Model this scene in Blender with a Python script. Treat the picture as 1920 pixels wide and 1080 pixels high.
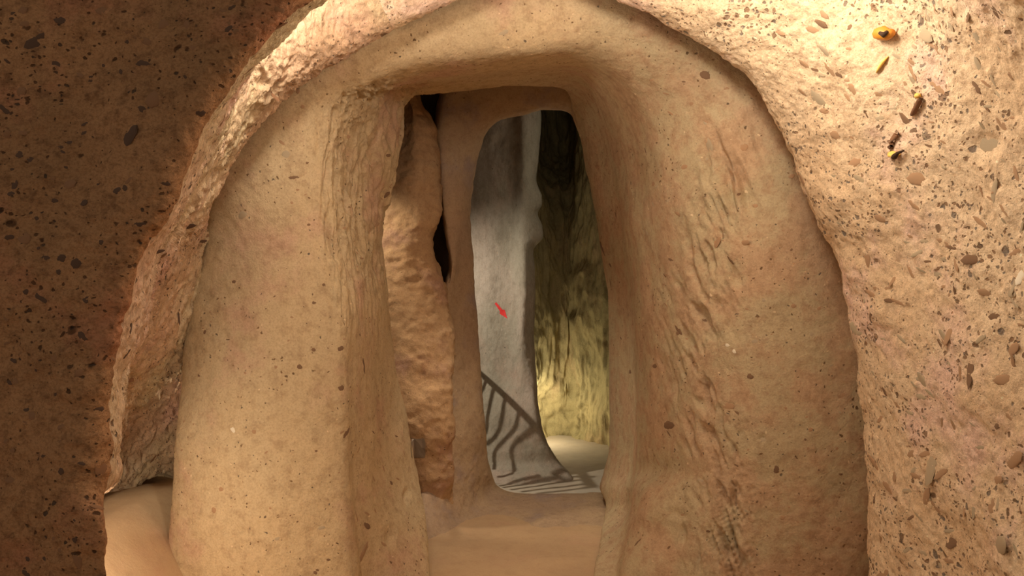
import bpy, math, random
import numpy as np
from mathutils import Vector
from mathutils.bvhtree import BVHTree

for o in list(bpy.data.objects):
    bpy.data.objects.remove(o)
SC = bpy.context.scene
COL = SC.collection
random.seed(7)
rng = np.random.default_rng(11)

# ------------------------------------------------------------------ camera, world, lights, exposure
F = 1500.0; CZ = 1.10
cam = bpy.data.objects.new('camera', bpy.data.cameras.new('camera'))
COL.objects.link(cam)
cam.location = (0, 0, CZ)
cam.rotation_euler = (math.pi / 2, 0, 0)
cam.data.sensor_width = 36
cam.data.lens = F / 1920 * 36
cam.data.clip_start = 0.02
SC.camera = cam

w = bpy.data.worlds.new('world'); SC.world = w
w.use_nodes = True
w.node_tree.nodes['Background'].inputs[0].default_value = (1.0, 0.86, 0.70, 1)
w.node_tree.nodes['Background'].inputs[1].default_value = 0.34
SC.view_settings.view_transform = 'Standard'
SC.view_settings.look = 'None'
SC.view_settings.exposure = 0.0
SC.view_settings.gamma = 1
SC.view_settings.use_curve_mapping = False


def lamp(name, kind, loc, energy, color, radius=0.04, target=None, spot=60, blend=0.4):
    l = bpy.data.lights.new(name, kind)
    l.energy = energy; l.color = color
    l.shadow_soft_size = radius
    if kind == 'SPOT':
        l.spot_size = math.radians(spot); l.spot_blend = blend
    o = bpy.data.objects.new(name, l); COL.objects.link(o)
    o.location = loc
    if target is not None:
        o.rotation_euler = (Vector(target) - Vector(loc)).to_track_quat('-Z', 'Y').to_euler()
    return o


RAIL_L = Vector((-1.15, 4.38, 1.62))
lamp('chamber_light', 'POINT', (-0.54, 1.96, 1.88), 38.0, (1.0, 0.95, 0.84), 0.07)
lamp('chamber_side_light', 'POINT', (0.48, 1.84, 1.90), 17.0, (1.0, 0.94, 0.84), 0.08)
lamp('recess_fill_light', 'POINT', (-1.13, 2.08, 0.42), 9.0, (1.0, 0.90, 0.74), 0.08)  # added fill hidden behind the left face, brightens right wall and ledge
lamp('side_recess_fill_light', 'SPOT', (-1.12, 3.03, 0.82), 7, (1.0, 0.88, 0.68), 0.05, (-1.6, 3.05, 0.55), 150, 0.6)  # added fill tucked behind the pillar to brighten the recess wall
lamp('passage_light', 'SPOT', (-1.10, 3.60, 1.75), 26, (1.0, 0.86, 0.66), 0.05, (-0.45, 3.85, 0.95), 66, 0.8)
lamp('passage_fill_light', 'SPOT', (0.0, 3.40, 1.84), 34, (1.0, 0.90, 0.74), 0.10, (0.05, 3.65, 0.0), 62, 0.9)
lamp('stair_light', 'SPOT', RAIL_L, 88, (1.0, 0.90, 0.76), 0.006, (-0.05, 4.8, 0.45), 100, 0.8)
lamp('floor_spotlight_glow', 'POINT', (0.17, 5.86, 0.26), 8.0, (1.0, 0.88, 0.62), 0.04)
lamp('far_room_fill_light', 'POINT', (0.52, 4.62, 1.95), 2.8, (1.0, 0.92, 0.74), 0.10)  # added fill out of view behind the pier, lifts the far room


# ------------------------------------------------------------------ helpers
def P(px, py, Y):
    return np.array([(px - 960) / F * Y, Y, CZ + (540 - py) / F * Y])


def W(x, y, z):
    """world point -> (px, py, Y) so that it can stand in a control list"""
    return (960 + x / y * F, 540 - (z - CZ) / y * F, y)


def hash3(ix, iy, iz, seed):
    h = (ix.astype(np.int64) * 374761393 + iy.astype(np.int64) * 668265263 + iz.astype(np.int64) * 2147483647 + seed * 974634777) & 0xFFFFFFFF
    h = ((h ^ (h >> 13)) * 1274126177) & 0xFFFFFFFF
    h = ((h ^ (h >> 16)) * 2246822519) & 0xFFFFFFFF
    return ((h ^ (h >> 15)) & 0xFFFF) / 32767.5 - 1.0


def vnoise(p, seed=0):
    i = np.floor(p).astype(np.int64); f = p - i
    f = f * f * f * (f * (f * 6 - 15) + 10)
    r = 0
    for dx in (0, 1):
        wx = f[:, 0] if dx else 1 - f[:, 0]
        for dy in (0, 1):
            wy = f[:, 1] if dy else 1 - f[:, 1]
            for dz in (0, 1):
                wz = f[:, 2] if dz else 1 - f[:, 2]
                r = r + wx * wy * wz * hash3(i[:, 0] + dx, i[:, 1] + dy, i[:, 2] + dz, seed)
    return r


def fbm(p, freq, octaves=4, seed=0, gain=0.5):
    a, r, t = 1.0, 0, 0
    for k in range(octaves):
        r = r + a * vnoise(p * freq + 17.3 * k, seed + k); t += a
        a *= gain; freq *= 2.07
    return r / t


def hermite(A, step, closed=False):
    """resample A (S,K,3) along axis 0 with a smooth curve; returns array and the fractional index of each sample"""
    if closed:
        A = np.concatenate([A, A[:1]], 0)
    d = np.linalg.norm(np.diff(A, axis=0), axis=2)
    h = d.mean(1) + 1e-6
    S = len(A)
    s = np.diff(A, axis=0) / h[:, None, None]
    m = np.zeros_like(A)
    for i in range(S):
        if closed and i in (0, S - 1):
            a, b, ha, hb = s[-1], s[0], h[-1], h[0]
        elif i == 0:
            m[i] = s[0]; continue
        elif i == S - 1:
            m[i] = s[-1]; continue
        else:
            a, b, ha, hb = s[i - 1], s[i], h[i - 1], h[i]
        m[i] = (a * hb + b * ha) / (ha + hb)
    out, idx = [], []
    for i in range(S - 1):
        n = max(2, int(math.ceil(d[i].max() / step)))
        for t in np.arange(n) / n:
            t2, t3 = t * t, t * t * t
            out.append((2*t3-3*t2+1)*A[i] + (t3-2*t2+t)*h[i]*m[i] + (-2*t3+3*t2)*A[i+1] + (t3-t2)*h[i]*m[i+1])
            idx.append(i + t)
    if not closed:
        out.append(A[-1]); idx.append(S - 1)
    return np.array(out), np.array(idx)


def grid_normals(G, closed=False):
    if closed:
        du = np.roll(G, -1, 0) - np.roll(G, 1, 0)
    else:
        du = np.gradient(G, axis=0)
    dv = np.gradient(G, axis=1)
    n = np.cross(du, dv)
    n /= (np.linalg.norm(n, axis=2, keepdims=True) + 1e-12)
    return n


def loft(ctrl, step, amps, craters=(), closed=False, stepv=None, seed=0, extra=None):
    """ctrl: stations x controls of (px,py,Y). amps: list of (amp, freq, octaves, (sx,sy,sz))."""
    A = np.array([[P(*c) for c in row] for row in ctrl])
    G, ui = hermite(A, step, closed)
    G2, vi = hermite(G.transpose(1, 0, 2), stepv or step)
    G = G2.transpose(1, 0, 2)
    n = grid_normals(G, closed)
    to_cam = np.array([0, 0, CZ]) - G
    if (n * to_cam).sum(2).mean() < 0:
        n = -n
    p = G.reshape(-1, 3); nn = n.reshape(-1, 3)
    d = np.zeros(len(p))
    for k, (a, fr, oc, sc) in enumerate(amps):
        v = fbm(p * np.array(sc), fr, oc, seed + 31 * k)
        d += a * v
    for (c, r, dep) in craters:          # c world point, r (rx,ry,rz) radii
        q = np.linalg.norm((p - np.array(c)) / np.array(r), axis=1)
        q = q * (1 + 0.25 * fbm(p, 14, 2, 5))
        k = np.clip(1 - q, 0, 1); k = k * k * (3 - 2 * k)
        d -= dep * k
    if extra is not None:
        d += extra(p)
    G = (p + nn * d[:, None]).reshape(G.shape)
    return G, ui, vi


def set_props(o, label=None, cat=None, group=None, kind=None):
    if label: o['label'] = label
    if cat: o['category'] = cat
    if group: o['group'] = group
    if kind: o['kind'] = kind


def link(name, me, mat=None, parent=None, loc=None):
    o = bpy.data.objects.new(name, me); COL.objects.link(o)
    if mat and me is not None and not me.materials: me.materials.append(mat)
    if parent: o.parent = parent
    if loc is not None: o.location = loc
    return o


def grid_object(name, G, N, mat, closed=False, origin=None, parent=None):
    nu, nv = G.shape[:2]
    origin = np.array(origin if origin is not None else (0, 0, 0), float)
    v = (G.reshape(-1, 3) - origin).astype(np.float32)
    a = np.arange(nu * nv).reshape(nu, nv)
    if closed:
        a = np.concatenate([a, a[:1]], 0)
    q = np.stack([a[:-1, :-1], a[1:, :-1], a[1:, 1:], a[:-1, 1:]], -1).reshape(-1, 4)
    # orient faces like N
    e = np.cross(G.reshape(-1, 3)[q[:, 1]] - G.reshape(-1, 3)[q[:, 0]], G.reshape(-1, 3)[q[:, 3]] - G.reshape(-1, 3)[q[:, 0]])
    if (e * N.reshape(-1, 3)[q[:, 0]]).sum() < 0:
        q = q[:, ::-1]
    me = bpy.data.meshes.new(name)
    me.vertices.add(len(v)); me.vertices.foreach_set('co', v.ravel())
    me.loops.add(q.size); me.loops.foreach_set('vertex_index', q.ravel().astype(np.int32))
    me.polygons.add(len(q)); me.polygons.foreach_set('loop_start', (np.arange(len(q)) * 4).astype(np.int32))
    me.polygons.foreach_set('use_smooth', np.ones(len(q), bool))
    me.update(calc_edges=True)
    me.normals_split_custom_set_from_vertices(N.reshape(-1, 3).tolist())
    o = link(name, me, mat, parent, origin)
    return o


def facing(G, closed=False):
    n = grid_normals(G, closed)
    if (n * (np.array([0, 0, CZ]) - G)).sum(2).mean() < 0:
        n = -n
    return n


# ------------------------------------------------------------------ materials
def srgb(r, g, b):
    f = lambda c: (c / 255 / 12.92) if c / 255 <= 0.04045 else ((c / 255 + 0.055) / 1.055) ** 2.4
    return (f(r), f(g), f(b), 1)


def rock_mat(name, base, alt, pink, speck, specks=((30, .10), (70, .12)), stretch=(1, 1, 1), bump=0.5, coarse=9.0,
             grain=1.0, white=0.5, streak=0.0, xmix=None):
    m = bpy.data.materials.new(name); m.use_nodes = True
    nt = m.node_tree; N = nt.nodes; L = nt.links
    bs = N['Principled BSDF']
    bs.inputs['Roughness'].default_value = 0.95
    bs.inputs['Specular IOR Level'].default_value = 0.08
    geo = N.new('ShaderNodeNewGeometry')

    def noise(scale, detail=4, rough=0.6, vec=None, dist=0.0):
        n = N.new('ShaderNodeTexNoise'); n.inputs['Scale'].default_value = scale
        n.inputs['Detail'].default_value = detail; n.inputs['Roughness'].default_value = rough
        n.inputs['Distortion'].default_value = dist
        L.new(vec or pos, n.inputs['Vector']); return n

    def ramp(inp, a, b, ca=(0, 0, 0, 1), cb=(1, 1, 1, 1)):
        r = N.new('ShaderNodeMapRange'); r.interpolation_type = 'SMOOTHSTEP'
        r.inputs['From Min'].default_value = a; r.inputs['From Max'].default_value = b
        L.new(inp, r.inputs['Value']); return r.outputs[0]

    def mix(fac, a, b, typ='MIX'):
        x = N.new('ShaderNodeMix'); x.data_type = 'RGBA'; x.blend_type = typ
        if isinstance(fac, float): x.inputs[0].default_value = fac
        else: L.new(fac, x.inputs[0])
        for i, s in ((6, a), (7, b)):
            if isinstance(s, tuple): x.inputs[i].default_value = s
            else: L.new(s, x.inputs[i])
        return x.outputs[2]

    def math_(op, a, b):
        x = N.new('ShaderNodeMath'); x.operation = op
        for i, s in enumerate((a, b)):
            if isinstance(s, (float, int)): x.inputs[i].default_value = s
            else: L.new(s, x.inputs[i])
        return x.outputs[0]

    mp = N.new('ShaderNodeMapping'); mp.inputs['Scale'].default_value = stretch
    L.new(geo.outputs['Position'], mp.inputs['Vector']); pos = mp.outputs[0]
    # warped coordinates make the inclusions irregular
    wn = noise(45, 2, 0.5)
    vm = N.new('ShaderNodeVectorMath'); vm.operation = 'MULTIPLY_ADD'
    vm.inputs[1].default_value = (0.022, 0.022, 0.022)
    L.new(wn.outputs['Color'], vm.inputs[0]); L.new(pos, vm.inputs[2]); wpos = vm.outputs[0]

    c = mix(ramp(noise(1.9, 4, 0.6).outputs[0], .40, .62), base, alt)
    c = mix(ramp(noise(3.3, 5, 0.65).outputs[0], .50, .70), c, pink)
    if xmix:
        sx = N.new('ShaderNodeSeparateXYZ'); L.new(geo.outputs['Position'], sx.inputs[0])
        wob = math_('MULTIPLY', math_('SUBTRACT', noise(2.5, 4, 0.6).outputs[0], .5), .9)
        c = mix(ramp(math_('ADD', sx.outputs[0], wob), xmix[0], xmix[1]), c, mix(ramp(noise(6, 5, .65).outputs[0], .4, .62), xmix[2], xmix[3]))
    g1 = noise(coarse * 4, 6, 0.72)
    c = mix(math_('MULTIPLY', ramp(g1.outputs[0], .45, .70), 0.30 * grain), c, speck)
    g2 = noise(150, 4, 0.75)
    c = mix(math_('MULTIPLY', ramp(g2.outputs[0], .40, .72), 0.26 * grain), c, speck)
    height = math_('MULTIPLY', g2.outputs[0], 0.45)
    if streak > 0:
        ms = N.new('ShaderNodeMapping'); ms.inputs['Scale'].default_value = (26, 26, 2.6)
        L.new(geo.outputs['Position'], ms.inputs['Vector'])
        sn = noise(1.0, 5, 0.65, ms.outputs[0], 0.4)
        c = mix(math_('MULTIPLY', ramp(sn.outputs[0], .50, .66), 0.5 * streak), c, speck)
        height = math_('ADD', height, math_('MULTIPLY', sn.outputs[0], 1.6 * streak))
    patch = ramp(noise(4.2, 3, 0.5).outputs[0], .34, .62)   # clusters of inclusions
    for k, (sc, amt) in enumerate(specks):
        v = N.new('ShaderNodeTexVoronoi'); v.inputs['Scale'].default_value = sc
        v.inputs['Randomness'].default_value = 1.0
        L.new(wpos, v.inputs['Vector'])
        sep = N.new('ShaderNodeSeparateColor'); L.new(v.outputs['Color'], sep.inputs[0])
        # size of this cell's grain
        r = math_('MULTIPLY', math_('SUBTRACT', sep.outputs[0], 1.0 - amt * 3.0), 0.55)
        r = math_('MULTIPLY', r, math_('ADD', math_('MULTIPLY', patch, 0.75), 0.35))
        d = math_('SUBTRACT', r, math_('MULTIPLY', v.outputs['Distance'], 0.62))
        f = ramp(d, -0.03, 0.05)
        dark = mix(sep.outputs[1], speck, tuple(x * 0.45 for x in speck[:3]) + (1,))
        dark = mix(math_('MULTIPLY', ramp(sep.outputs[2], .55, .8), 0.6), dark, tuple(x * 1.0 for x in (speck[1], speck[1], speck[1] * .9)) + (1,))
        c = mix(math_('MULTIPLY', f, 0.85), c, dark)
        height = math_('SUBTRACT', height, math_('MULTIPLY', f, 0.6))
    if white > 0:
        v = N.new('ShaderNodeTexVoronoi'); v.inputs['Scale'].default_value = 38
        off = N.new('ShaderNodeVectorMath'); off.operation = 'ADD'; off.inputs[1].default_value = (5, 3, 8)
        L.new(wpos, off.inputs[0]); L.new(off.outputs[0], v.inputs['Vector'])
        sep = N.new('ShaderNodeSeparateColor'); L.new(v.outputs['Color'], sep.inputs[0])
        d = math_('SUBTRACT', math_('MULTIPLY', math_('SUBTRACT', sep.outputs[0], .86), 1.2), v.outputs['Distance'])
        c = mix(math_('MULTIPLY', ramp(d, -0.05, 0.05), white), c, tuple(min(1, x * 1.5 + .08) for x in base[:3]) + (1,))
    height = math_('ADD', height, math_('MULTIPLY', g1.outputs[0], 1.1))
    bp = N.new('ShaderNodeBump'); bp.inputs['Strength'].default_value = bump
    bp.inputs['Distance'].default_value = 0.012
    L.new(height, bp.inputs['Height']); L.new(bp.outputs[0], bs.inputs['Normal'])
    L.new(c, bs.inputs['Base Color'])
    return m


def plain_mat(name, color, rough=0.9, metal=0.0, noise_scale=60, var=0.35, emit=None):
    m = bpy.data.materials.new(name); m.use_nodes = True
    nt = m.node_tree; bs = nt.nodes['Principled BSDF']
    n = nt.nodes.new('ShaderNodeTexNoise'); n.inputs['Scale'].default_value = noise_scale
    r = nt.nodes.new('ShaderNodeMix'); r.data_type = 'RGBA'
    r.inputs[6].default_value = tuple(c * (1 - var) for c in color[:3]) + (1,)
    r.inputs[7].default_value = tuple(min(1, c * (1 + var)) for c in color[:3]) + (1,)
    nt.links.new(n.outputs[0], r.inputs[0]); nt.links.new(r.outputs[2], bs.inputs['Base Color'])
    bs.inputs['Roughness'].default_value = rough; bs.inputs['Metallic'].default_value = metal
    if emit:
        bs.inputs['Emission Color'].default_value = color; bs.inputs['Emission Strength'].default_value = emit
    return m


M_LEFT = rock_mat('shaded_coarse_tuff', srgb(180, 134, 94), srgb(160, 120, 84), srgb(184, 128, 94), srgb(90, 60, 40),
                  ((22, .10), (42, .13), (85, .15)), (1, 1, 1.25), 0.8, 8, 1.9, 0.15)  # darker copy of the near rock: shade of the left face put into colour
M_RIGHT = rock_mat('lit_coarse_tuff', srgb(238, 210, 172), srgb(230, 198, 158), srgb(240, 204, 180), srgb(146, 112, 84),
                   ((24, .13), (44, .17), (90, .2)), (1, 1, 1.15), 0.6, 9, 1.6, 0.6)  # paler copy of the near rock: lamp light on this side put into colour
M_PILLAR = rock_mat('smooth_tan_tuff', srgb(208, 182, 142), srgb(202, 178, 140), srgb(204, 168, 138), srgb(126, 92, 62),
                    ((34, .055), (75, .12)), (1, 1, 1), 0.5, 6, 1.2, 0.5, 0.15, (0.0, 0.55, srgb(190, 170, 134), srgb(194, 162, 128)))
M_PIER = M_PILLAR
M_CORR = rock_mat('orange_tan_tuff', srgb(204, 166, 124), srgb(194, 158, 118), srgb(190, 150, 126), srgb(120, 78, 52),
                  ((34, .05), (70, .08)), (1, 1, 1), 0.6, 7, 1.0, 0.3, 0.2)
M_DOOR = rock_mat('mauve_tan_tuff', srgb(194, 166, 132), srgb(182, 154, 126), srgb(170, 148, 134), srgb(118, 86, 62),
                  ((34, .04), (70, .07)), (1, 1, 1), 0.5, 7, 0.9, 0.3)
M_GREY = rock_mat('grey_tuff', srgb(176, 162, 146), srgb(160, 152, 134), srgb(178, 158, 140), srgb(96, 84, 68),
                  ((26, .05), (60, .05)), (1, 1, .6), 0.5, 6, 1.0, 0.3, 0.3)
M_FAR = rock_mat('olive_tuff', srgb(178, 162, 118), srgb(162, 150, 110), srgb(180, 156, 118), srgb(84, 72, 46),
                 ((18, .05), (40, .05)), (1, 1, .5), 0.6, 5, 1.1, 0.1, 0.5)
M_FLOOR = rock_mat('trodden_tan_floor', srgb(196, 164, 126), srgb(190, 158, 122), srgb(194, 158, 124), srgb(134, 96, 66),
                   ((34, .02),), (1, 1, 1), 0.25, 4, 0.5, 0.1)
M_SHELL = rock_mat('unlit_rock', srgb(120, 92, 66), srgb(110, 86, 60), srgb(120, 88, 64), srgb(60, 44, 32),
                   ((20, .06),), (1, 1, 1), 0.5, 5, 1.0, 0.0)  # lack of light put into a darker rock colour
M_STONE = [plain_mat('dark_clast', srgb(84, 60, 44), .95, 0, 90, .5), plain_mat('brown_clast', srgb(132, 94, 64), .95, 0, 90, .4),
           plain_mat('grey_clast', srgb(156, 138, 112), .95, 0, 90, .35), plain_mat('white_clast', srgb(226, 212, 186), .95, 0, 40, .1)]
M_STONE += [plain_mat('umber_clast', srgb(124, 94, 68), .95, 0, 120, .45), plain_mat('tan_clast', srgb(168, 132, 98), .95, 0, 120, .35),
            plain_mat('ash_clast', srgb(172, 152, 122), .95, 0, 120, .35), plain_mat('chalk_clast', srgb(226, 212, 186), .95, 0, 40, .1)]

# ------------------------------------------------------------------ A: near chamber (dark left face, vault, bright right wall)
# controls: outer face, face near arris, arris, inside, edge against the middle wall, hidden return
YA = 1.70
A = []
def left_st(y, xa, x1, Y1, x2, Y2, hol=0):
    if hol:
        A.append([(-900, y, YA - .02), (xa * .45 - 120, y, YA + .0), (xa - 14, y, YA - .02), (xa - 10 - 190 * hol, y, YA + .15), (xa - 200 * hol, y, 2.4 + .7 * hol), (x2, y, Y2), (x2 + 160, y, Y2 + .15)])
        return
    A.append([(-900, y, YA - .02), (xa * .45 - 120, y, YA + .0), (xa - 14, y, YA - .02), (xa + 2, y, YA + .05), (x1, y, Y1), (x2, y, Y2), (x2 + 160, y, Y2 + .15)])
left_st(1300, 188, 215, 2.9, 420, 3.3, .8)
left_st(1080, 190, 215, 2.9, 420, 3.3, .8)
left_st(980, 190, 215, 2.95, 420, 3.35, .6)
left_st(905, 194, 224, 2.95, 420, 3.32)
left_st(850, 198, 226, 2.9, 420, 3.2)
left_st(770, 206, 232, 2.75, 420, 3.12)
left_st(700, 216, 246, 2.6, 420, 3.08)
left_st(625, 240, 276, 2.42, 420, 3.02)
left_st(540, 262, 298, 2.3, 420, 2.95)
left_st(470, 284, 314, 2.15, 405, 2.80)
A.append([(-900, 330, YA), (100, 360, YA), (320, 378, YA-.02), (334, 384, YA+.05), (348, 398, 2.1), (376, 405, 2.58), (310, 395, 2.95)])
A.append([(-900, 60, YA), (150, 170, YA), (376, 244, YA-.02), (392, 252, YA+.06), (405, 275, 2.15), (425, 288, 2.50), (330, 250, 2.8)])
A.append([(-900, -400, YA), (180, -60, YA), (452, 128, YA-.02), (470, 142, YA+.08), (462, 70, 2.12), (545, 178, 2.48), (450, 100, 2.75)])
A.append([(-300, -1300, YA), (350, -260, YA), (585, -6, YA-.02), (610, 5, YA+.10), (535, -190, 2.08), (690, 78, 2.47), (640, -40, 2.75)])
A.append([(400, -1600, YA), (650, -420, YA), (760, -170, YA-.02), (790, -160, YA+.08), (780, -280, 2.05), (860, 4, 2.46), (830, -120, 2.7)])
A.append([(1000, -1700, YA), (1000, -500, YA), (1010, -260, YA-.05), (1010, -250, YA+.05), (1015, -350, 2.05), (1020, -50, 2.46), (1020, -160, 2.7)])
A.append([(1700, -1600, 1.55), (1480, -500, 1.55), (1330, -250, 1.52), (1320, -240, 1.60), (1290, -330, 2.02), (1170, 4, 2.46), (1210, -110, 2.7)])
A.append([(2800, -1300, 1.40), (1950, -440, 1.40), (1680, -170, 1.36), (1660, -160, 1.45), (1500, -190, 1.98), (1310, 78, 2.46), (1370, 10, 2.72)])
A.append([(3600, -500, 1.3), (2300, -200, 1.3), (1990, -30, 1.26), (1960, -20, 1.34), (1660, 20, 1.95), (1398, 152, 2.46), (1480, 90, 2.75)])
A.append([(3900, 100, 1.25), (2500, 130, 1.25), (2140, 150, 1.21), (2110, 160, 1.29), (1730, 220, 1.93), (1474, 276, 2.46), (1560, 240, 2.75)])
for y, xe in ((410, 1538), (450, 1560), (520, 1578), (600, 1592), (700, 1610), (800, 1620), (900, 1622), (980, 1619), (1080, 1620), (1300, 1622)):
    A.append([(3900, y, 1.25), (2600, y, 1.25), (2220, y, 1.20), (2180, y, 1.28), (1800 + (xe - 1560) * .3, y, 1.88), (xe, y, 2.44), (xe + 95, y, 2.75)])

EDGE_NOTCHES = []
near_craters = [
 (P(284, 512, YA), (.02, .06, .014), .03), (P(250, 612, YA), (.02, .06, .012), .03),
    (P(1855, 270, 1.75), (.05, .1, .05), .012), (P(1740, 340, 1.85), (.06, .1, .03), .012), (P(1860, 560, 1.75), (.05, .1, .09), .014),
    (P(700, 60, 2.3), (.05, .1, .02), .02), (P(318, 912, 3.25), (.07, .3, .09), .12),
]

def near_extra(p):
    # rough, fluted reveal on the left side (vertical pick marks), only beyond the dark face
    m = np.clip((p[:, 1] - (YA + .03)) / .2, 0, 1) * np.clip((-p[:, 0] - .35) / .3, 0, 1)
    s = fbm(p * np.array([7, 7, 1.6]), 4, 4, 77)
    r = 0.050 * np.abs(s)
    return m * (0.010 - r * .7)

G, ui, vi = loft(A, 0.0085, [(.030, 2.5, 3, (1, 1, 1)), (.010, 12, 4, (1, 1, 1.3)), (.0035, 60, 2, (1, 1, 1))], near_craters, seed=3, extra=near_extra)
N = facing(G)
cutL = int(np.searchsorted(ui, 13.3)); cutR = int(np.searchsorted(ui, 16.6))
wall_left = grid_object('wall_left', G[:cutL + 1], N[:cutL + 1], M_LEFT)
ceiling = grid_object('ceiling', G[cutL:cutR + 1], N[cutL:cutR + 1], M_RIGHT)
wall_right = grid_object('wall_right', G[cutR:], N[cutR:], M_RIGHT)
# paler material beyond the arris: the light on the reveal is put into colour
M_REVEAL = rock_mat('lit_picked_tuff', srgb(216, 180, 146), srgb(206, 182, 142), srgb(224, 180, 156), srgb(128, 98, 74),
                    ((26, .10), (52, .12), (95, .15)), (1, 1, .7), 0.8, 8, 1.2, 0.5, 0.7)
wall_left.data.materials.append(M_REVEAL)
nv = G.shape[1]
vcut = int(np.searchsorted(vi, 2.35))
mi = np.zeros((cutL, nv - 1), np.int32); mi[:, vcut:] = 1
wall_left.data.polygons.foreach_set('material_index', mi.ravel())
for o in (wall_left, ceiling, wall_right): o['kind'] = 'structure'
wall_left['label'] = 'shaded brown coarse tuff wall face on the left with a brightly lit picked edge'
wall_right['label'] = 'brightly lit peach tuff wall on the right full of small stones'
ceiling['label'] = 'brightly lit pinkish vault of the near chamber'

# ------------------------------------------------------------------ B: middle wall with the tall passage
B = []
for y, xl, xm, xr, xs, Ys in ((1300, 300, 485, 668, 810, 2.6), (1080, 312, 490, 665, 806, 3.03), (990, 317, 490, 660, 803, 3.2), (900, 321, 490, 656, 788, 3.4),
                              (800, 336, 492, 652, 768, 3.45), (680, 344, 494, 650, 737, 3.45), (560, 346, 494, 648, 729, 3.45),
                              (450, 343, 490, 636, 722, 3.45)):
    B.append([(xl + 60, y, 2.95), (xl, y, 2.78), (xm, y, 2.64), (xr - 12, y, 2.70), (xr + 12, y, 2.80), ((xr + xs) / 2 + 12, y, (2.8 + Ys) / 2), (xs, y, Ys), (xs - 60, y, Ys + .12)])
B.append([(300, 330, 2.80), (366, 340, 2.66), (500, 345, 2.62), (614, 345, 2.70), (636, 345, 2.80), (690, 345, 3.1), (745, 345, 3.45), (690, 345, 3.57)])
B.append([(370, 180, 2.80), (440, 232, 2.64), (540, 245, 2.62), (622, 250, 2.70), (648, 248, 2.80), (705, 245, 3.1), (764, 245, 3.45), (710, 235, 3.57)])
B.append([(480, 60, 2.80), (550, 130, 2.62), (610, 165, 2.62), (648, 186, 2.70), (672, 192, 2.80), (718, 196, 3.1), (770, 200, 3.45), (720, 150, 3.6)])
B.append([(640, -60, 2.8), (690, 45, 2.62), (710, 100, 2.62), (728, 142, 2.70), (738, 155, 2.82), (755, 172, 3.15), (782, 184, 3.45), (770, 110, 3.8)])
B.append([(840, -130, 2.8), (860, -20, 2.62), (868, 60, 2.62), (875, 112, 2.70), (876, 130, 2.82), (876, 150, 3.15), (876, 168, 3.45), (880, 90, 3.8)])
B.append([(1010, -170, 2.8), (1010, -60, 2.62), (1005, 40, 2.62), (1000, 100, 2.70), (998, 118, 2.84), (996, 138, 3.2), (994, 154, 3.5), (1000, 70, 3.9)])
B.append([(1230, -120, 2.8), (1180, 0, 2.62), (1150, 60, 2.62), (1118, 108, 2.74), (1104, 125, 2.92), (1085, 148, 3.35), (1066, 170, 3.75), (1090, 100, 4.2)])
B.append([(1400, -40, 2.8), (1310, 60, 2.62), (1250, 110, 2.64), (1180, 155, 2.80), (1150, 170, 3.0), (1110, 190, 3.5), (1072, 212, 3.98), (1110, 190, 4.4)])
B.append([(1500, 110, 2.8), (1410, 150, 2.62), (1320, 185, 2.66), (1215, 225, 2.86), (1180, 235, 3.08), (1130, 250, 3.55), (1088, 262, 4.0), (1130, 255, 4.4)])
B.append([(1600, 240, 2.8), (1490, 270, 2.62), (1350, 290, 2.66), (1235, 310, 2.88), (1195, 318, 3.12), (1140, 322, 3.6), (1101, 325, 4.02), (1140, 325, 4.4)])
for y, xo, xi, xr, Yr in ((430, 1560, 1200, 1122, 4.05), (530, 1590, 1212, 1137, 4.08), (640, 1610, 1216, 1141, 4.10), (760, 1630, 1218, 1142, 4.10), (850, 1640, 1218, 1139, 4.1), (885, 1640, 1218, 1130, 4.1), (912, 1640, 1217, 1122, 4.08),
                      (950, 1640, 1214, 1137, 3.9), (1000, 1640, 1205, 1130, 3.5), (1080, 1640, 1195, 1115, 3.03), (1300, 1640, 1190, 1085, 2.5)):
    k = 1 if y < 900 else (.6 if y < 950 else (.35 if y < 1050 else .12))
    B.append([(xo + 90, y, 2.8), (xo, y, 2.62), (1390, y, 2.62 + .02 * k), (xi + 65, y, 2.74 + .10 * k), (xi, y, 2.78 + .30 * k), ((xi + xr) / 2, y, (2.78 + .3 * k + Yr) / 2 + .05), (xr, y, Yr), (xr + 50, y, Yr + .35)])

def mid_extra(p):
    X, Y, Z = p[:, 0], p[:, 1], p[:, 2]
    # a rough picked ridge runs down the pier around x = .66
    rx = 0.665 + .03 * np.sin(Z * 5) + .02 * fbm(p, 6, 2, 9)
    m = np.exp(-((X - rx - .02) / .075) ** 2) * np.clip((1.75 - Z) / .3, 0, 1)
    s = fbm(np.stack([X * 16 + Z * 5, Y * 8, Z * 3.2], 1), 1.6, 4, 51)
    d = -m * np.clip(np.abs(s) - .12, 0, 1) * .085
    # splintered edge of the left pillar and its passage side, upper half
    m2 = np.exp(-((X + .60) / .10) ** 2) * np.clip((Z - .9) / .25, 0, 1) * np.clip((Y - 2.64) / .08, 0, 1)
    s2 = fbm(p * np.array([24, 10, 3.2]), 1.7, 4, 63)
    d += -m2 * np.abs(s2) * .06
    m3 = np.clip((Z - 1.25) / .2, 0, 1) * np.exp(-((X + .50) / .14) ** 2) * np.clip((Y - 2.7) / .1, 0, 1)
    d += -m3 * np.abs(fbm(p * np.array([20, 6, 2]), 1.6, 3, 87)) * .05
    return d

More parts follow.
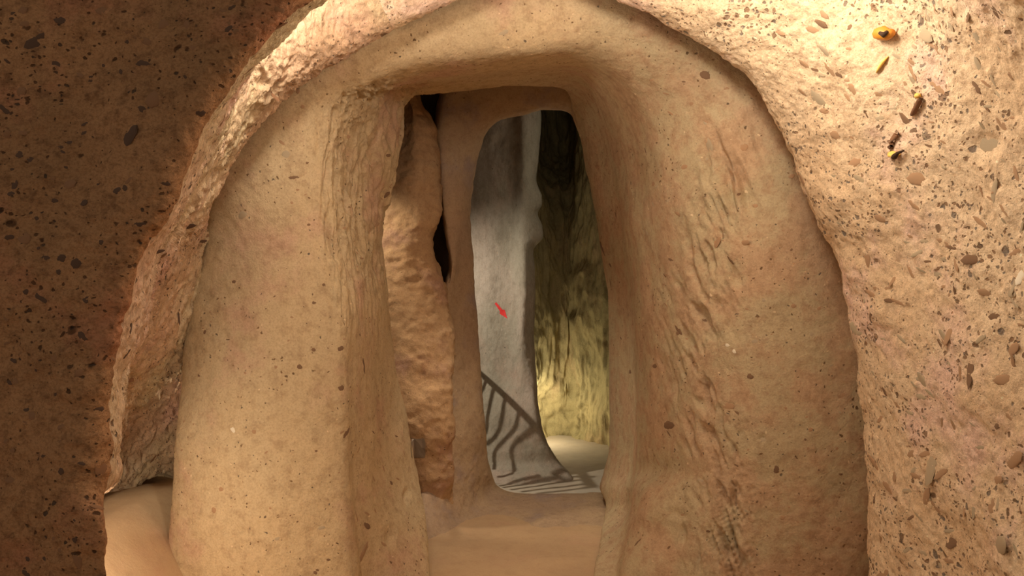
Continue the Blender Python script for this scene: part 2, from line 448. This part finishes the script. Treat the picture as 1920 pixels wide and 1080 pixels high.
mid_craters = [
    (P(1380, 520, 2.65), (.03, .1, .09), .018), (P(1325, 610, 2.68), (.020, .1, .09), .03), (P(1345, 570, 2.68), (.018, .1, .05), .02),
    (P(1305, 790, 2.70), (.012, .1, .07), .026), (P(1352, 790, 2.68), (.010, .1, .07), .02), (P(1370, 930, 2.66), (.010, .1, .06), .024),
    (P(1265, 970, 2.74), (.05, .1, .035), .028), (P(1285, 1005, 2.72), (.014, .1, .05), .03), (P(1308, 1045, 2.72), (.010, .1, .08), .02),
    (P(1250, 800, 2.75), (.016, .08, .016), .02), (P(1428, 822, 2.62), (.018, .08, .018), .008),
    (P(310, 925, 2.8), (.03, .1, .08), .03),
    (P(690, 300, 3.0), (.015, .15, .2), .018), (P(665, 330, 2.85), (.012, .1, .16), .02),
    (P(735, 1000, 3.0), (.03, .1, .06), .02), (P(765, 930, 3.2), (.02, .1, .05), .02),
]
G, ui, vi = loft(B, 0.0105, [(.020, 2.2, 3, (1, 1, 1)), (.0045, 11, 4, (1, 1, .8)), (.0018, 55, 2, (1, 1, 1))], mid_craters, seed=20, extra=mid_extra)
N = facing(G)
c1 = int(np.searchsorted(ui, 10.5)); c2 = int(np.searchsorted(ui, 14.2))
pillar = grid_object('rock_pillar', G[:c1 + 1], N[:c1 + 1], M_PILLAR, origin=(-.88, 2.9, 0))
set_props(pillar, 'broad smooth tan rock pillar standing left of the narrow passage', 'pillar')
lintel = grid_object('rock_lintel', G[c1:c2 + 1], N[c1:c2 + 1], M_PILLAR, origin=(0, 2.8, 1.9))
set_props(lintel, 'smooth tan rock arch head bridging the two masses above the passage', 'arch')
pier = grid_object('rock_pier', G[c2:], N[c2:], M_PIER, origin=(.7, 2.8, 0))
set_props(pier, 'wide pinkish tan rock mass with vertical pick marks right of the doorway', 'pillar')

# ------------------------------------------------------------------ D: rough lit rock left of the doorway
D = []
for y, xl, xr, Y in ((120, 740, 790, 3.95), (185, 752, 786, 3.93), (230, 745, 812, 3.92), (300, 735, 824, 3.9), (360, 715, 828, 3.88), (410, 705, 824, 3.86), (440, 700, 810, 3.85),
                     (475, 700, 814, 3.85), (520, 705, 832, 3.84), (600, 710, 846, 3.80), (700, 720, 850, 3.74), (800, 735, 850, 3.7), (900, 745, 850, 3.75), (1000, 740, 850, 3.8)):
    D.append([(xl - 60, y, Y + .3), (xl - 25, y, Y + .12), (xl + 20, y, Y), ((xl + xr) / 2, y, Y - .03), (xr - 6, y, Y + .03), (xr, y, Y + .12), (xr - 30, y, Y + .3)])
G, ui, vi = loft(D, 0.010, [(.022, 7, 4, (1, 1, 1.3)), (.008, 26, 3, (1, 1, 1.6))],
                 [(P(800, 318, 3.85), (.04, .1, .014), .02), (P(770, 265, 3.85), (.03, .1, .012), .012)], seed=40)
N = facing(G)
rough = grid_object('rock_column', G, N, M_CORR, origin=(-.48, 3.9, 0))
set_props(rough, 'rough orange lit rock column between the broad pillar and the doorway', 'column')

# ------------------------------------------------------------------ C: doorway (closed ring around the opening)
C = []
def cst(o, i, r, Yo=4.0, Yi=4.05, Yr=4.18, back=None):
    ox, oy = o; ix, iy = i; rx, ry = r
    bx, by = back or (rx + (ix - rx) * 1.4, ry + (iy - ry) * 1.4)
    C.append([(ox + (ox - ix) * .1, oy + (oy - iy) * .1, Yo + .35), (ox, oy, Yo), ((ox + ix) / 2, (oy + iy) / 2, (Yo + Yi) / 2 - .02), (ix, iy, Yi), (rx, ry, Yr), (bx, by, Yr + .12)])
cst((812, 1030), (902, 940), (937, 914), 3.45, 4.03, 4.30, (925, 935))
cst((800, 910), (886, 890), (922, 885), 3.75, 4.0, 4.26)
cst((812, 800), (876, 800), (908, 795), 3.92, 4.0)
cst((824, 700), (866, 700), (903, 710))
cst((830, 610), (860, 605), (895, 605))
cst((836, 540), (858, 540), (888, 540))
cst((846, 500), (862, 500), (887, 500))
cst((838, 440), (866, 440), (885, 440))
cst((832, 380), (868, 380), (883, 385))
cst((828, 310), (872, 325), (890, 325))
cst((826, 240), (884, 268), (907, 257))
cst((852, 150), (912, 224), (932, 227))
cst((950, 100), (962, 198), (975, 214))
cst((1060, 100), (1040, 192), (1030, 209))
cst((1160, 150), (1092, 200), (1068, 213))
cst((1260, 300), (1150, 320), (1110, 322))
cst((1280, 480), (1190, 480), (1142, 480))
cst((1280, 700), (1190, 700), (1152, 700))
cst((1280, 840), (1190, 840), (1150, 840))
cst((1210, 1000), (1172, 952), (1138, 922), 3.65, 3.93, 4.25)
cst((1140, 1042), (1118, 950), (1105, 925), 3.38, 3.98, 4.28, (1100, 950))
cst((1030, 1042), (1030, 952), (1030, 928), 3.38, 3.96, 4.24, (1030, 955))
G, ui, vi = loft(C, 0.009, [(.012, 5, 3, (1, 1, 1)), (.004, 18, 3, (1, 1, 1.2)), (.0015, 70, 2, (1, 1, 1))],
                 [(P(842, 515, 4.0), (.014, .1, .05), .03)], closed=True, seed=60)
N = facing(G, True)
doorway = grid_object('rock_doorway', G, N, M_DOOR, closed=True, origin=(.15, 4.1, 0))
set_props(doorway, 'tall narrow doorway cut through mauve tan rock at the end of the passage', 'doorway')

# ------------------------------------------------------------------ E: grey column behind the doorway
E = []
for y, xl, xr, Y in ((60, 860, 1014, 5.10), (150, 860, 1013, 5.10), (220, 860, 1013, 5.10), (300, 860, 1008, 5.09), (345, 860, 1006, 5.09), (366, 860, 1015, 5.09), (385, 860, 1014, 5.09), (398, 860, 1007, 5.09),
                     (425, 860, 1015, 5.08), (448, 860, 1017, 5.08), (462, 860, 1004, 5.08), (500, 858, 1003, 5.08), (560, 856, 1003, 5.07), (620, 856, 1000, 5.05),
                     (700, 854, 1005, 5.02), (770, 850, 1011, 4.97), (815, 848, 1020, 5.0), (845, 845, 1036, 5.02), (870, 840, 1054, 5.04), (888, 835, 1070, 5.0), (920, 830, 1085, 4.92)):
    f = max(0, (y - 720) / 180) ** 2
    xq = 975 if y < 600 else 970
    rp = max(0, min(1, (800 - y) / 140)); lo = 1 - rp
    E.append([(xl - 20, y, Y + .35), (xl, y, Y + .12 - .24 * f), ((xl + xq) / 2, y, Y + .04 - .26 * f), (xq - 12, y, Y - .03 * lo - .22 * f), (xq + 4, y, Y - .05 * rp - .06 * lo - .19 * f), (xr - 5, y, Y - .12 * lo - .10 * f), (xr, y, Y + .06 - .08 * lo - .08 * f), (xr - 30, y, Y + .32)])
col_craters = [(P(955, 533, 4.9), (.03, .1, .06), .03), (P(938, 265, 4.98), (.10, .2, .14), .06), (P(958, 600, 4.9), (.02, .1, .02), .01),
               (P(985, 640, 4.9), (.03, .1, .10), .02)]
G, ui, vi = loft(E, 0.0095, [(.014, 4, 3, (1, 1, .6)), (.005, 14, 3, (1, 1, .8)), (.0015, 60, 2, (1, 1, 1))], col_craters, seed=80)
N = facing(G)
column = grid_object('rock_column', G, N, M_GREY, origin=(-.05, 4.95, 0))
set_props(column, 'grey rock column seen through the doorway with a red arrow mark', 'column')

# ------------------------------------------------------------------ F: far olive wall with a lit alcove
Fw = []
for y, d1 in ((20, .9), (150, .9), (230, .9), (300, .8), (360, .35), (450, .1), (560, 0), (680, 0), (740, 0), (800, 0), (850, 0), (960, 0)):
    Fw.append([(860, y, 5.75), (985, y, 5.88 + d1 * .3), (1030, y, 6.05 + d1), (1058, y, 6.15 + d1), (1082, y, 6.05 + d1 * .3), (1115, y, 5.9), (1150, y, 5.7), (1300, y, 5.0)])
def far_extra(p):
    X, Z = p[:, 0], p[:, 2]
    r = .025 * np.exp(-((X - .385 - .01 * np.sin(Z * 9)) / .016) ** 2) * np.clip((Z - 1.2) / .2, 0, 1)
    s = fbm(p * np.array([10, 6, 2.2]), 1.3, 4, 91)
    return r - .06 * np.abs(s)
G, ui, vi = loft(Fw, 0.014, [(.06, 3, 3, (1, 1, .7)), (.012, 12, 3, (1, 1, .8))],
                 [(P(1035, 790, 5.85), (.30, .5, .36), .22), (P(1075, 735, 6.0), (.05, .3, .12), .10), (P(1055, 620, 6.0), (.03, .3, .12), .05), (P(1122, 640, 5.8), (.03, .3, .14), .05)],
                 seed=90, extra=far_extra)
N = facing(G)
wall_back = grid_object('wall_back', G, N, M_FAR)
set_props(wall_back, 'olive yellow rock wall far behind the doorway with a lit hollow', None, None, 'structure')

# ------------------------------------------------------------------ floors
def floor_z(X, Y):
    k = np.clip((-X - .96) / .40, 0, 1); k = k * k * (3 - 2 * k)
    return .34 * k * np.clip((Y - 1.9) / .4, 0, 1)
def make_floor(x0, x1, y0, y1, z, step, mat, mound=False, seed=5):
    xs = np.arange(x0, x1 + step, step); ys = np.arange(y0, y1 + step, step)
    XX, YY = np.meshgrid(xs, ys, indexing='ij')
    p = np.stack([XX, YY, np.zeros_like(XX)], -1).reshape(-1, 3)
    h = .012 * fbm(p, 2.2, 3, seed) + .003 * fbm(p, 14, 3, seed + 3)
    ZZ = z + h.reshape(XX.shape)
    if mound: ZZ = ZZ + floor_z(XX, YY)
    G = np.stack([XX, YY, ZZ], -1)
    N = grid_normals(G)
    if N[..., 2].mean() < 0: N = -N
    o = grid_object('floor', G, N, mat)
    o['kind'] = 'structure'
    return o
floor_a = make_floor(-2.3, 1.6, -1.0, 4.3, -.005, .014, M_FLOOR, True)
floor_a['label'] = 'trodden tan rock floor of the passage'
M_FLOOR2 = rock_mat('pale_grey_floor', srgb(180, 166, 146), srgb(172, 160, 142), srgb(176, 160, 140), srgb(130, 116, 98),
                    ((34, .02),), (1, 1, 1), 0.2, 4, 0.5, 0.1)
floor_b = make_floor(-1.6, 1.5, 4.22, 6.4, -.045, .016, M_FLOOR2, False, 15)
floor_b['label'] = 'pale grey floor beyond the doorway striped by railing shadows'

# unseen shell added to keep background light out from between the masses
shell = []
for a in range(0, 13):
    th = math.pi * a / 12
    cx, cz = -math.cos(th) * 2.35, math.sin(th) ** .8 * 2.75 - .1
    row = []
    for Y in (1.72, 2.6, 3.6, 4.8, 6.0, 7.2):
        row.append(W(cx, Y, cz))
    row.append(W(cx * .3, 7.4, CZ + (cz - CZ) * .3)); row.append(W(0, 7.42, CZ))
    shell.append(row)
G, ui, vi = loft(shell, 0.06, [(.08, 1.5, 3, (1, 1, 1))], seed=120)
N = facing(G)
sh = grid_object('light_block_shell', G, N, M_SHELL); set_props(sh, 'added rock shell enclosing the rooms to block light', None, None, 'structure')
# dark backing added so the gap behind the rough column reads as shade
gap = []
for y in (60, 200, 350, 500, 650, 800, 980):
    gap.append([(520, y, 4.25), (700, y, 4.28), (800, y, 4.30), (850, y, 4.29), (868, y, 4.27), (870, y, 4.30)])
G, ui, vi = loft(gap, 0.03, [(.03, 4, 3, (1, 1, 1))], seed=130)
o = grid_object('gap_backing', G, facing(G), M_SHELL); set_props(o, 'added dark backing in the gap behind the rough column', None, None, 'structure')

# ------------------------------------------------------------------ ray casting on the finished masses
bpy.context.view_layer.update()
def bvh(o):
    me = o.data; n = len(me.vertices)
    v = np.empty(n * 3, np.float32); me.vertices.foreach_get('co', v); v = v.reshape(-1, 3) + np.array(o.location)
    q = np.empty(len(me.loops), np.int32); me.loops.foreach_get('vertex_index', q)
    return BVHTree.FromPolygons(v.tolist(), q.reshape(-1, 4).tolist())
TREES = {}
def hit(px, py, objs):
    d = Vector(((px - 960) / F, 1, (540 - py) / F)).normalized()
    best = None
    for ob in objs:
        if ob.name not in TREES: TREES[ob.name] = bvh(ob)
        loc, nor, i, dist = TREES[ob.name].ray_cast(Vector((0, 0, CZ)), d)
        if loc is not None and (best is None or dist < best[2]):
            if nor.dot(d) > 0: nor = -nor
            best = (loc, nor, dist, ob)
    return best

# ------------------------------------------------------------------ stones bedded in the walls: parts of their wall
def stone_mesh(k):
    r = random.Random(k); vs, fs = [], []
    nr, ns = 3, 8
    vs.append((0, 0, 1.0))
    for i in range(1, nr + 1):
        a = i / (nr + .3) * math.pi * .62
        for j in range(ns):
            t = 2 * math.pi * j / ns
            q = 1 + r.uniform(-.13, .13)
            vs.append((math.sin(a) * math.cos(t) * q, math.sin(a) * math.sin(t) * q, math.cos(a) * (1 + r.uniform(-.15, .15))))
    for j in range(ns):
        fs.append((0, 1 + j, 1 + (j + 1) % ns))
        for i in range(nr - 1):
            a = 1 + i * ns
            fs.append((a + j, a + ns + j, a + ns + (j + 1) % ns, a + (j + 1) % ns))
    me = bpy.data.meshes.new('stone'); me.from_pydata(vs, [], fs)
    for p in me.polygons: p.use_smooth = True
    return me
STONES = {}
for c in range(8):
    for k in range(4):
        me = stone_mesh(k + 10 * c); me.materials.append(M_STONE[c]); STONES[(c, k)] = me

def add_stone(px, py, rw, rh, c, owner, objs, ang=None, proud=.12):
    h = hit(px, py, objs)
    if not h or h[3] is not owner: return
    loc, nor, dist, ob = h
    s = dist / F
    if owner is wall_right:
        ang = random.uniform(-.15, .15)
    if owner is not wall_left: c += 4
    o = link('stone', STONES[(c, random.randrange(4))], None, owner)
    q = nor.to_track_quat('Z', 'X')
    o.rotation_mode = 'QUATERNION'
    from mathutils import Quaternion
    # keep the long axis level as seen from the front, then tilt it
    xax = Vector((1, 0, 0)) - nor * nor.x; xax.normalize()
    yax = nor.cross(xax)
    from mathutils import Matrix
    m = Matrix((xax, yax, nor)).transposed()
    ang = random.uniform(-.7, .7) if ang is None else ang
    o.rotation_quaternion = (m @ Matrix.Rotation(ang, 3, 'Z')).to_quaternion()
    th = min(rw, rh) * s * proud * 2
    fx = 1 / max(.35, abs(nor.y))   # a face seen obliquely carries a wider stone
    o.scale = (rw * s * min(fx, 2.6), rh * s, th)
    o.location = loc - nor * th * .62 - Vector(owner.location)

NEAR = [wall_left, ceiling, wall_right, pillar, pier, lintel]
# (px, py, half width, half height, colour 0 dark 1 brown 2 grey 3 white)
for s in ((238, 257, 23, 14, 0), (67, 84, 17, 12, 0), (78, 68, 10, 5, 0), (262, 118, 20, 5, 0), (195, 122, 6, 5, 0), (226, 135, 6, 5, 0), (285, 185, 17, 16, 1), (266, 206, 8, 6, 0),
          (102, 118, 12, 6, 0), (306, 46, 10, 9, 1), (376, 213, 7, 6, 0), (36, 288, 8, 7, 0), (58, 300, 9, 6, 0), (25, 350, 9, 12, 0), (128, 344, 13, 9, 1), (218, 357, 9, 6, 0),
          (234, 352, 7, 7, 0), (102, 376, 9, 5, 0), (262, 421, 11, 4, 0), (88, 483, 9, 5, 0), (116, 485, 8, 7, 0), (144, 495, 10, 10, 0), (45, 447, 12, 10, 1), (70, 410, 6, 6, 0),
          (8, 205, 12, 5, 0), (35, 172, 14, 8, 1), (155, 250, 10, 4, 0), (20, 445, 9, 5, 0), (246, 613, 8, 6, 0), (78, 560, 18, 6, 0), (22, 674, 11, 5, 0), (100, 670, 9, 11, 1),
          (104, 740, 5, 5, 0), (184, 766, 7, 6, 0), (80, 855, 6, 4, 0), (113, 884, 6, 6, 0), (138, 1011, 8, 8, 0), (52, 1047, 6, 5, 0), (190, 880, 5, 12, 1), (145, 1050, 8, 14, 1),
          (48, 1075, 9, 4, 0), (100, 1010, 5, 5, 1), (155, 630, 10, 6, 0), (60, 780, 9, 7, 1), (20, 900, 10, 6, 1), (150, 700, 9, 7, 1), (40, 20, 10, 6, 1), (190, 20, 12, 7, 1), (420, 20, 8, 5, 1), (360, 90, 9, 5, 1), (440, 60, 9, 4, 1)):
    add_stone(*s, wall_left, NEAR)
for s in ((1595, 49, 10, 6, 0), (1541, 26, 6, 6, 1), (1732, 64, 9, 10, 2), (1723, 37, 7, 6, 2), (1736, 26, 5, 5, 1), (1834, 78, 9, 10, 2), (1561, 138, 9, 8, 1), (1530, 186, 9, 11, 2),
          (1697, 227, 7, 6, 0), (1728, 335, 13, 12, 1), (1853, 270, 17, 24, 2), (1796, 385, 9, 4, 0), (1713, 386, 6, 5, 1), (1836, 127, 8, 6, 2), (1825, 485, 10, 10, 0), (1776, 461, 9, 6, 1),
          (1623, 484, 9, 12, 1), (1868, 593, 7, 7, 0), (1778, 625, 9, 9, 1), (1818, 690, 13, 10, 0), (1898, 655, 8, 9, 1), (1888, 712, 10, 10, 1), (1899, 683, 7, 5, 1), (1870, 797, 6, 6, 0),
          (1730, 717, 8, 8, 2), (1652, 783, 6, 6, 1), (1745, 865, 16, 14, 2), (1711, 852, 6, 7, 1), (1676, 887, 6, 9, 1), (1660, 738, 5, 5, 0), (1652, 731, 4, 4, 1), (1604, 616, 9, 11, 2),
          (1788, 1014, 8, 10, 0), (1895, 865, 15, 11, 1), (1869, 900, 8, 7, 1), (1862, 945, 6, 10, 1), (1733, 935, 10, 10, 1), (1662, 1073, 13, 8, 1), (1872, 1025, 20, 16, 2), (1915, 515, 7, 9, 3),
          (1711, 518, 9, 5, 1), (1850, 550, 8, 7, 1), (1893, 549, 8, 7, 2), (1757, 513, 9, 7, 2), (1840, 420, 9, 5, 1), (1906, 470, 7, 7, 1), (1640, 540, 7, 6, 1), (1690, 570, 10, 3, 1),
          (1781, 552, 5, 5, 1), (1550, 100, 8, 6, 2), (1600, 170, 6, 8, 1), (1484, 30, 6, 4, 2), (1570, 255, 8, 8, 1), (1650, 410, 6, 6, 1), (1862, 360, 10, 8, 2), (1905, 330, 8, 5, 1)):
    add_stone(*s, wall_right, NEAR)
for s in ((452, 405, 11, 8, 2), (551, 333, 9, 4, 0), (536, 290, 7, 8, 2), (527, 267, 8, 4, 1), (558, 170, 5, 6, 1), (568, 200, 4, 4, 1), (384, 622, 5, 5, 0), (562, 688, 6, 6, 0), (588, 656, 5, 5, 0),
          (638, 654, 6, 6, 0), (414, 918, 7, 6, 1), (402, 957, 6, 6, 1), (437, 806, 9, 6, 3), (588, 568, 5, 4, 0), (439, 528, 5, 4, 0), (682, 680, 8, 9, 0), (477, 809, 5, 5, 1), (687, 985, 6, 6, 0), (520, 1010, 7, 4, 2),
          (350, 440, 6, 9, 1), (640, 728, 5, 6, 0), (676, 1050, 14, 8, 1), (650, 812, 5, 5, 0), (735, 906, 5, 5, 0), (724, 366, 6, 5, 0), (600, 990, 10, 4, 2)):
    add_stone(*s, pillar, NEAR)
for s in ((1252, 799, 10, 9, 0), (1194, 854, 6, 6, 1), (1320, 140, 9, 9, 0), (1430, 822, 10, 9, 2), (1366, 762, 9, 7, 1), (1396, 276, 7, 7, 1), (1296, 195, 4, 5, 1), (1282, 314, 5, 5, 1), (1154, 401, 5, 5, 0),
          (1272, 620, 6, 5, 0), (1182, 697, 5, 5, 0), (1229, 687, 5, 5, 0), (1407, 706, 6, 6, 0), (1520, 805, 5, 5, 1), (1558, 452, 7, 8, 1), (1572, 992, 6, 5, 1), (1456, 880, 7, 8, 0), (1467, 970, 5, 5, 1),
          (1342, 456, 7, 8, 1), (1395, 456, 7, 5, 1), (1416, 640, 7, 5, 2), (1273, 624, 5, 4, 0), (1225, 345, 5, 5, 1), (1326, 270, 7, 10, 2), (1485, 330, 7, 4, 1), (1580, 740, 5, 5, 1), (1574, 744, 7, 4, 1),
          (1536, 578, 7, 5, 1), (1488, 574, 6, 6, 1), (1364, 647, 4, 4, 3), (1376, 659, 4, 4, 3), (1130, 468, 7, 6, 0), (1145, 498, 5, 5, 0), (1144, 528, 4, 4, 0), (1182, 485, 3, 10, 1)):
    add_stone(*s, pier, NEAR)
for s in ((942, 62, 12, 5, 2), (1200, 132, 9, 5, 1), (1215, 90, 5, 4, 1), (654, 180, 8, 5, 0)):
    add_stone(*s, lintel, NEAR)
def scatter(owner, n, xr, yr, sz, cols, asp=.75):
    got = 0
    for _ in range(n):
        px, py = random.uniform(*xr), random.uniform(*yr)
        r = random.uniform(*sz) * (1 if random.random() < .8 else 1.4)
        add_stone(px, py, r, r * random.uniform(asp - .25, asp + .2), random.choice(cols), owner, NEAR)
scatter(wall_left, 130, (0, 560), (0, 1080), (4, 7.5), (0, 0, 1, 1), .65)
scatter(wall_right, 230, (1420, 1920), (0, 1080), (3.2, 6.5), (1, 1, 2, 0, 2))
scatter(pillar, 70, (340, 800), (150, 1080), (2.2, 4), (0, 1, 1))
scatter(pier, 130, (1120, 1620), (150, 1080), (2.2, 4.2), (0, 1, 1, 2))

# ------------------------------------------------------------------ small things stuck on the right wall
def blob_mesh(name, path, radii, mat, ns=8, flat=1.0):
    """tapered bent tube; path list of Vector, radii list"""
    vs, fs = [], []
    for i, (p, r) in enumerate(zip(path, radii)):
        t = (path[min(i + 1, len(path) - 1)] - path[max(i - 1, 0)]).normalized()
        a = t.orthogonal().normalized(); b = t.cross(a)
        for j in range(ns):
            th = 2 * math.pi * j / ns
            vs.append(p + a * math.cos(th) * r + b * math.sin(th) * r * flat)
    for i in range(len(path) - 1):
        for j in range(ns):
            fs.append((i * ns + j, i * ns + (j + 1) % ns, (i + 1) * ns + (j + 1) % ns, (i + 1) * ns + j))
    fs.append(tuple(range(ns))[::-1]); fs.append(tuple((len(path) - 1) * ns + j for j in range(ns)))
    me = bpy.data.meshes.new(name); me.from_pydata([tuple(v) for v in vs], [], fs)
    for p in me.polygons: p.use_smooth = True
    me.materials.append(mat)
    return me

M_ORANGE = plain_mat('orange_resin', srgb(206, 136, 44), .5, 0, 90, .25)
M_YELLOW = plain_mat('yellow_leaf', srgb(236, 190, 96), .7, 0, 120, .2)
M_TWIG = plain_mat('brown_twig', srgb(122, 82, 52), .85, 0, 150, .35)
M_DARK = plain_mat('dark_hollow', srgb(58, 36, 16), .9, 0, 90, .3)

def wall_frame(px, py):
    loc, nor, dist, ob = hit(px, py, [wall_right])
    s = dist / F
    def at(qx, qy, lift):
        h = hit(qx, qy, [wall_right]); return h[0] + h[1] * lift * s
    return loc, nor, s, at
def wall_piece(name, pts, radii, mat, origin_px, parent=None, flat=1.0, lift=3):
    loc, nor, s, at = wall_frame(*origin_px)
    path = [at(x, y, l if l is not None else lift) - loc for (x, y, l) in pts]
    me = blob_mesh(name, path, [r * s for r in radii], mat, 8, flat)
    if parent is None: return link(name, me, None, None, loc)
    o = link(name, me, None, parent); o.location = loc - parent.location; return o
g = wall_piece('bolt_stub', [(1646, 64, 1), (1654, 62, 8), (1666, 61, 11), (1678, 61, 11), (1683, 61, 9)], [5, 10, 11.5, 9, 6], M_ORANGE, (1665, 62))
set_props(g, 'orange knob sticking out near the top of the bright right wall', 'knob')
wall_piece('knob_mouth', [(1668, 58, 20), (1676, 59, 20), (1683, 60, 18)], [2.5, 4.5, 3], M_DARK, (1665, 62), g)
g = wall_piece('yellow_leaf', [(1644, 136, 2), (1651, 125, 4), (1659, 116, 4), (1667, 106, 2)], [1.5, 5, 5.5, 1.5], M_YELLOW, (1655, 120), flat=.5)
set_props(g, 'slim yellow leaf on the bright right wall just below the orange knob', 'leaf')
g = wall_piece('brown_twig', [(1712, 214, 2), (1718, 209, 5), (1725, 199, 7), (1730, 189, 7), (1733, 181, 5)], [3, 4.5, 4.5, 4.5, 4], M_TWIG, (1722, 195))
set_props(g, 'curved brown twig sticking from the right wall, tipped with a yellow bud', 'twig')
wall_piece('yellow_bud', [(1720, 181, 3), (1725, 178, 6), (1730, 178, 5)], [2, 4.5, 3], M_YELLOW, (1722, 195), g)
g = wall_piece('knotted_twig', [(1672, 276, 2), (1676, 268, 5), (1679, 261, 6), (1684, 254, 5), (1688, 251, 3)], [6, 4.5, 3, 5, 4], M_TWIG, (1680, 264))
set_props(g, 'short knotted brown twig on the right wall above the yellow petal', 'twig')
g = wall_piece('yellow_petal', [(1668, 286, 2), (1676, 288, 5), (1684, 289, 5), (1690, 289, 2)], [3, 7, 6, 2], M_YELLOW, (1680, 288), flat=.5)
set_props(g, 'lowest yellow petal on the right wall with a dark hooked stem', 'leaf')
wall_piece('stem', [(1680, 293, 7), (1686, 292, 9), (1691, 285, 9), (1699, 281, 5)], [3, 5, 3, 1.2], M_DARK, (1680, 288), g)

# ------------------------------------------------------------------ painted red arrow on the grey column (a part of it)
def decal(name, poly, mat, owner, lift=.0012):
    loc0 = hit(*poly[0], [owner])[0]
    # dense quads along the arrow so that the paint follows the rock
    (x0, y0), (x1, y1) = poly
    dx, dy = x1 - x0, y1 - y0; L_ = math.hypot(dx, dy); nx, ny = -dy / L_, dx / L_
    vs, fs = [], []; n = 14
    for i in range(n + 1):
        t = i / n
        wd = 2.0 + 1.6 * t if t < .55 else (6.0 * (1 - (t - .55) / .45) + .3)
        for s in (-1, -.33, .33, 1):
            h = hit(x0 + dx * t + nx * wd * s, y0 + dy * t + ny * wd * s, [owner])
            vs.append(tuple(h[0] + h[1] * lift - Vector(owner.location)))
    for i in range(n):
        for j in range(3):
            a = i * 4 + j; fs.append((a, a + 1, a + 5, a + 4))
    me = bpy.data.meshes.new(name); me.from_pydata(vs, [], fs); me.materials.append(mat)
    o = link(name, me, None, owner); return o
M_RED = plain_mat('red_paint', srgb(214, 44, 40), .7, 0, 200, .12)
ar = decal('red_arrow_mark', ((929, 568), (951, 597)), M_RED, column)
ar['label'] = 'small red painted arrow pointing down to the right'
# grey cement patch low beside the passage
M_PATCH = plain_mat('grey_cement', srgb(150, 132, 112), .95, 0, 80, .12)
h = hit(784, 840, [rough, doorway, pillar])
if h:
    ow = h[3]
    vs, fs = [], []
    ok = True
    for iy, y in enumerate((822, 830, 840, 850, 858)):
        for ix, x in enumerate((770, 777, 785, 792, 798)):
            q = 1 if iy in (0, 4) and ix in (0, 4) else 0
            hh = hit(x + (2 if q and ix == 0 else -2 if q else 0), y, [rough, doorway, pillar])
            vs.append(tuple(hh[0] + hh[1] * .003 - Vector(ow.location)))
    for i in range(4):
        for j in range(4):
            a = i * 5 + j; fs.append((a, a + 1, a + 6, a + 5))
    me = bpy.data.meshes.new('cement_patch'); me.from_pydata(vs, [], fs); me.materials.append(M_PATCH)
    o = link('cement_patch', me, None, ow); o['label'] = 'small square grey cement patch'

# ------------------------------------------------------------------ iron stair railing round the corner: it throws the barred shadow on the column
M_IRON = plain_mat('dark_iron', srgb(60, 52, 46), .5, .8, 60, .2)
RX = -0.62    # plane of the railing
rail_targets = [column, floor_b]
def rail_pt(px, py):
    h = hit(px, py, rail_targets)
    d = h[0] - RAIL_L
    t = (RX - RAIL_L.x) / d.x
    return RAIL_L + d * t
def smooth(pts, n=14):
    A_ = np.array([[list(p)] for p in pts])
    R_, _ = hermite(A_, .02)
    R_ = R_[:, 0]
    for _ in range(3):
        R_[1:-1] = .25 * R_[:-2] + .5 * R_[1:-1] + .25 * R_[2:]
    return [Vector(p) for p in R_]
def iron_tube(name, pts, r, parent, org):
    path = smooth(pts); me = blob_mesh(name, [p - org for p in path], [r] * len(path), M_IRON, 8)
    return link(name, me, None, parent)
RAIL_ORG = Vector((RX, 4.45, 0))
rail = bpy.data.objects.new('stair_railing', None); COL.objects.link(rail); rail.location = RAIL_ORG
set_props(rail, 'dark iron stair railing whose barred shadow falls on the grey column', 'railing')
hp = [rail_pt(x, y) for x, y in ((898, 698), (925, 722), (955, 750), (985, 780), (1004, 800))]
d0 = (hp[0] - hp[1]).normalized(); d1 = (hp[-1] - hp[-2]).normalized()
iron_tube('handrail', [hp[0] + d0 * .25] + hp + [hp[-1] + d1 * .12], .009, rail, RAIL_ORG)
bars = [
    [(912, 712), (906, 728), (900, 742)],
    [(927, 724), (921, 748), (914, 782), (911, 812)],
    [(948, 744), (944, 770), (938, 800), (928, 820), (914, 832)],
    [(974, 769), (970, 790), (960, 810), (943, 828), (930, 842), (924, 862), (926, 880)],
    [(1006, 803), (990, 813), (970, 826), (960, 838), (957, 858), (963, 878), (966, 884), (950, 892), (935, 894)],
]
for b in bars:
    iron_tube('baluster', [rail_pt(x, y) for x, y in b], .0056, rail, RAIL_ORG)
floor_bars = [[(938, 911), (975, 900), (1010, 892)], [(945, 914), (1000, 903), (1050, 895)], [(960, 918), (1020, 909), (1085, 900)],
              [(980, 922), (1045, 914), (1110, 906)], [(1010, 925), (1060, 920), (1112, 913)], [(1040, 890), (1075, 893), (1112, 894)]]
for b in floor_bars:
    iron_tube('baluster', [rail_pt(x, y) for x, y in b], .0065, rail, RAIL_ORG)
# floor spotlight tucked behind the column base, shining into the hollow
fl = bpy.data.objects.new('floor_spotlight', None); COL.objects.link(fl); fl.location = (.12, 5.88, -.03)
set_props(fl, 'small floor spotlight hidden behind the foot of the grey column', 'lamp')
me = blob_mesh('base', [Vector((0, 0, 0)), Vector((0, 0, .02)), Vector((0, 0, .025))], [.05, .05, .03], M_IRON, 16); link('base', me, None, fl)
me = blob_mesh('housing', [Vector((0, 0, .02)), Vector((0, 0, .06)), Vector((.01, 0, .12)), Vector((.02, 0, .16))], [.012, .03, .045, .05], M_IRON, 16); link('housing', me, None, fl)
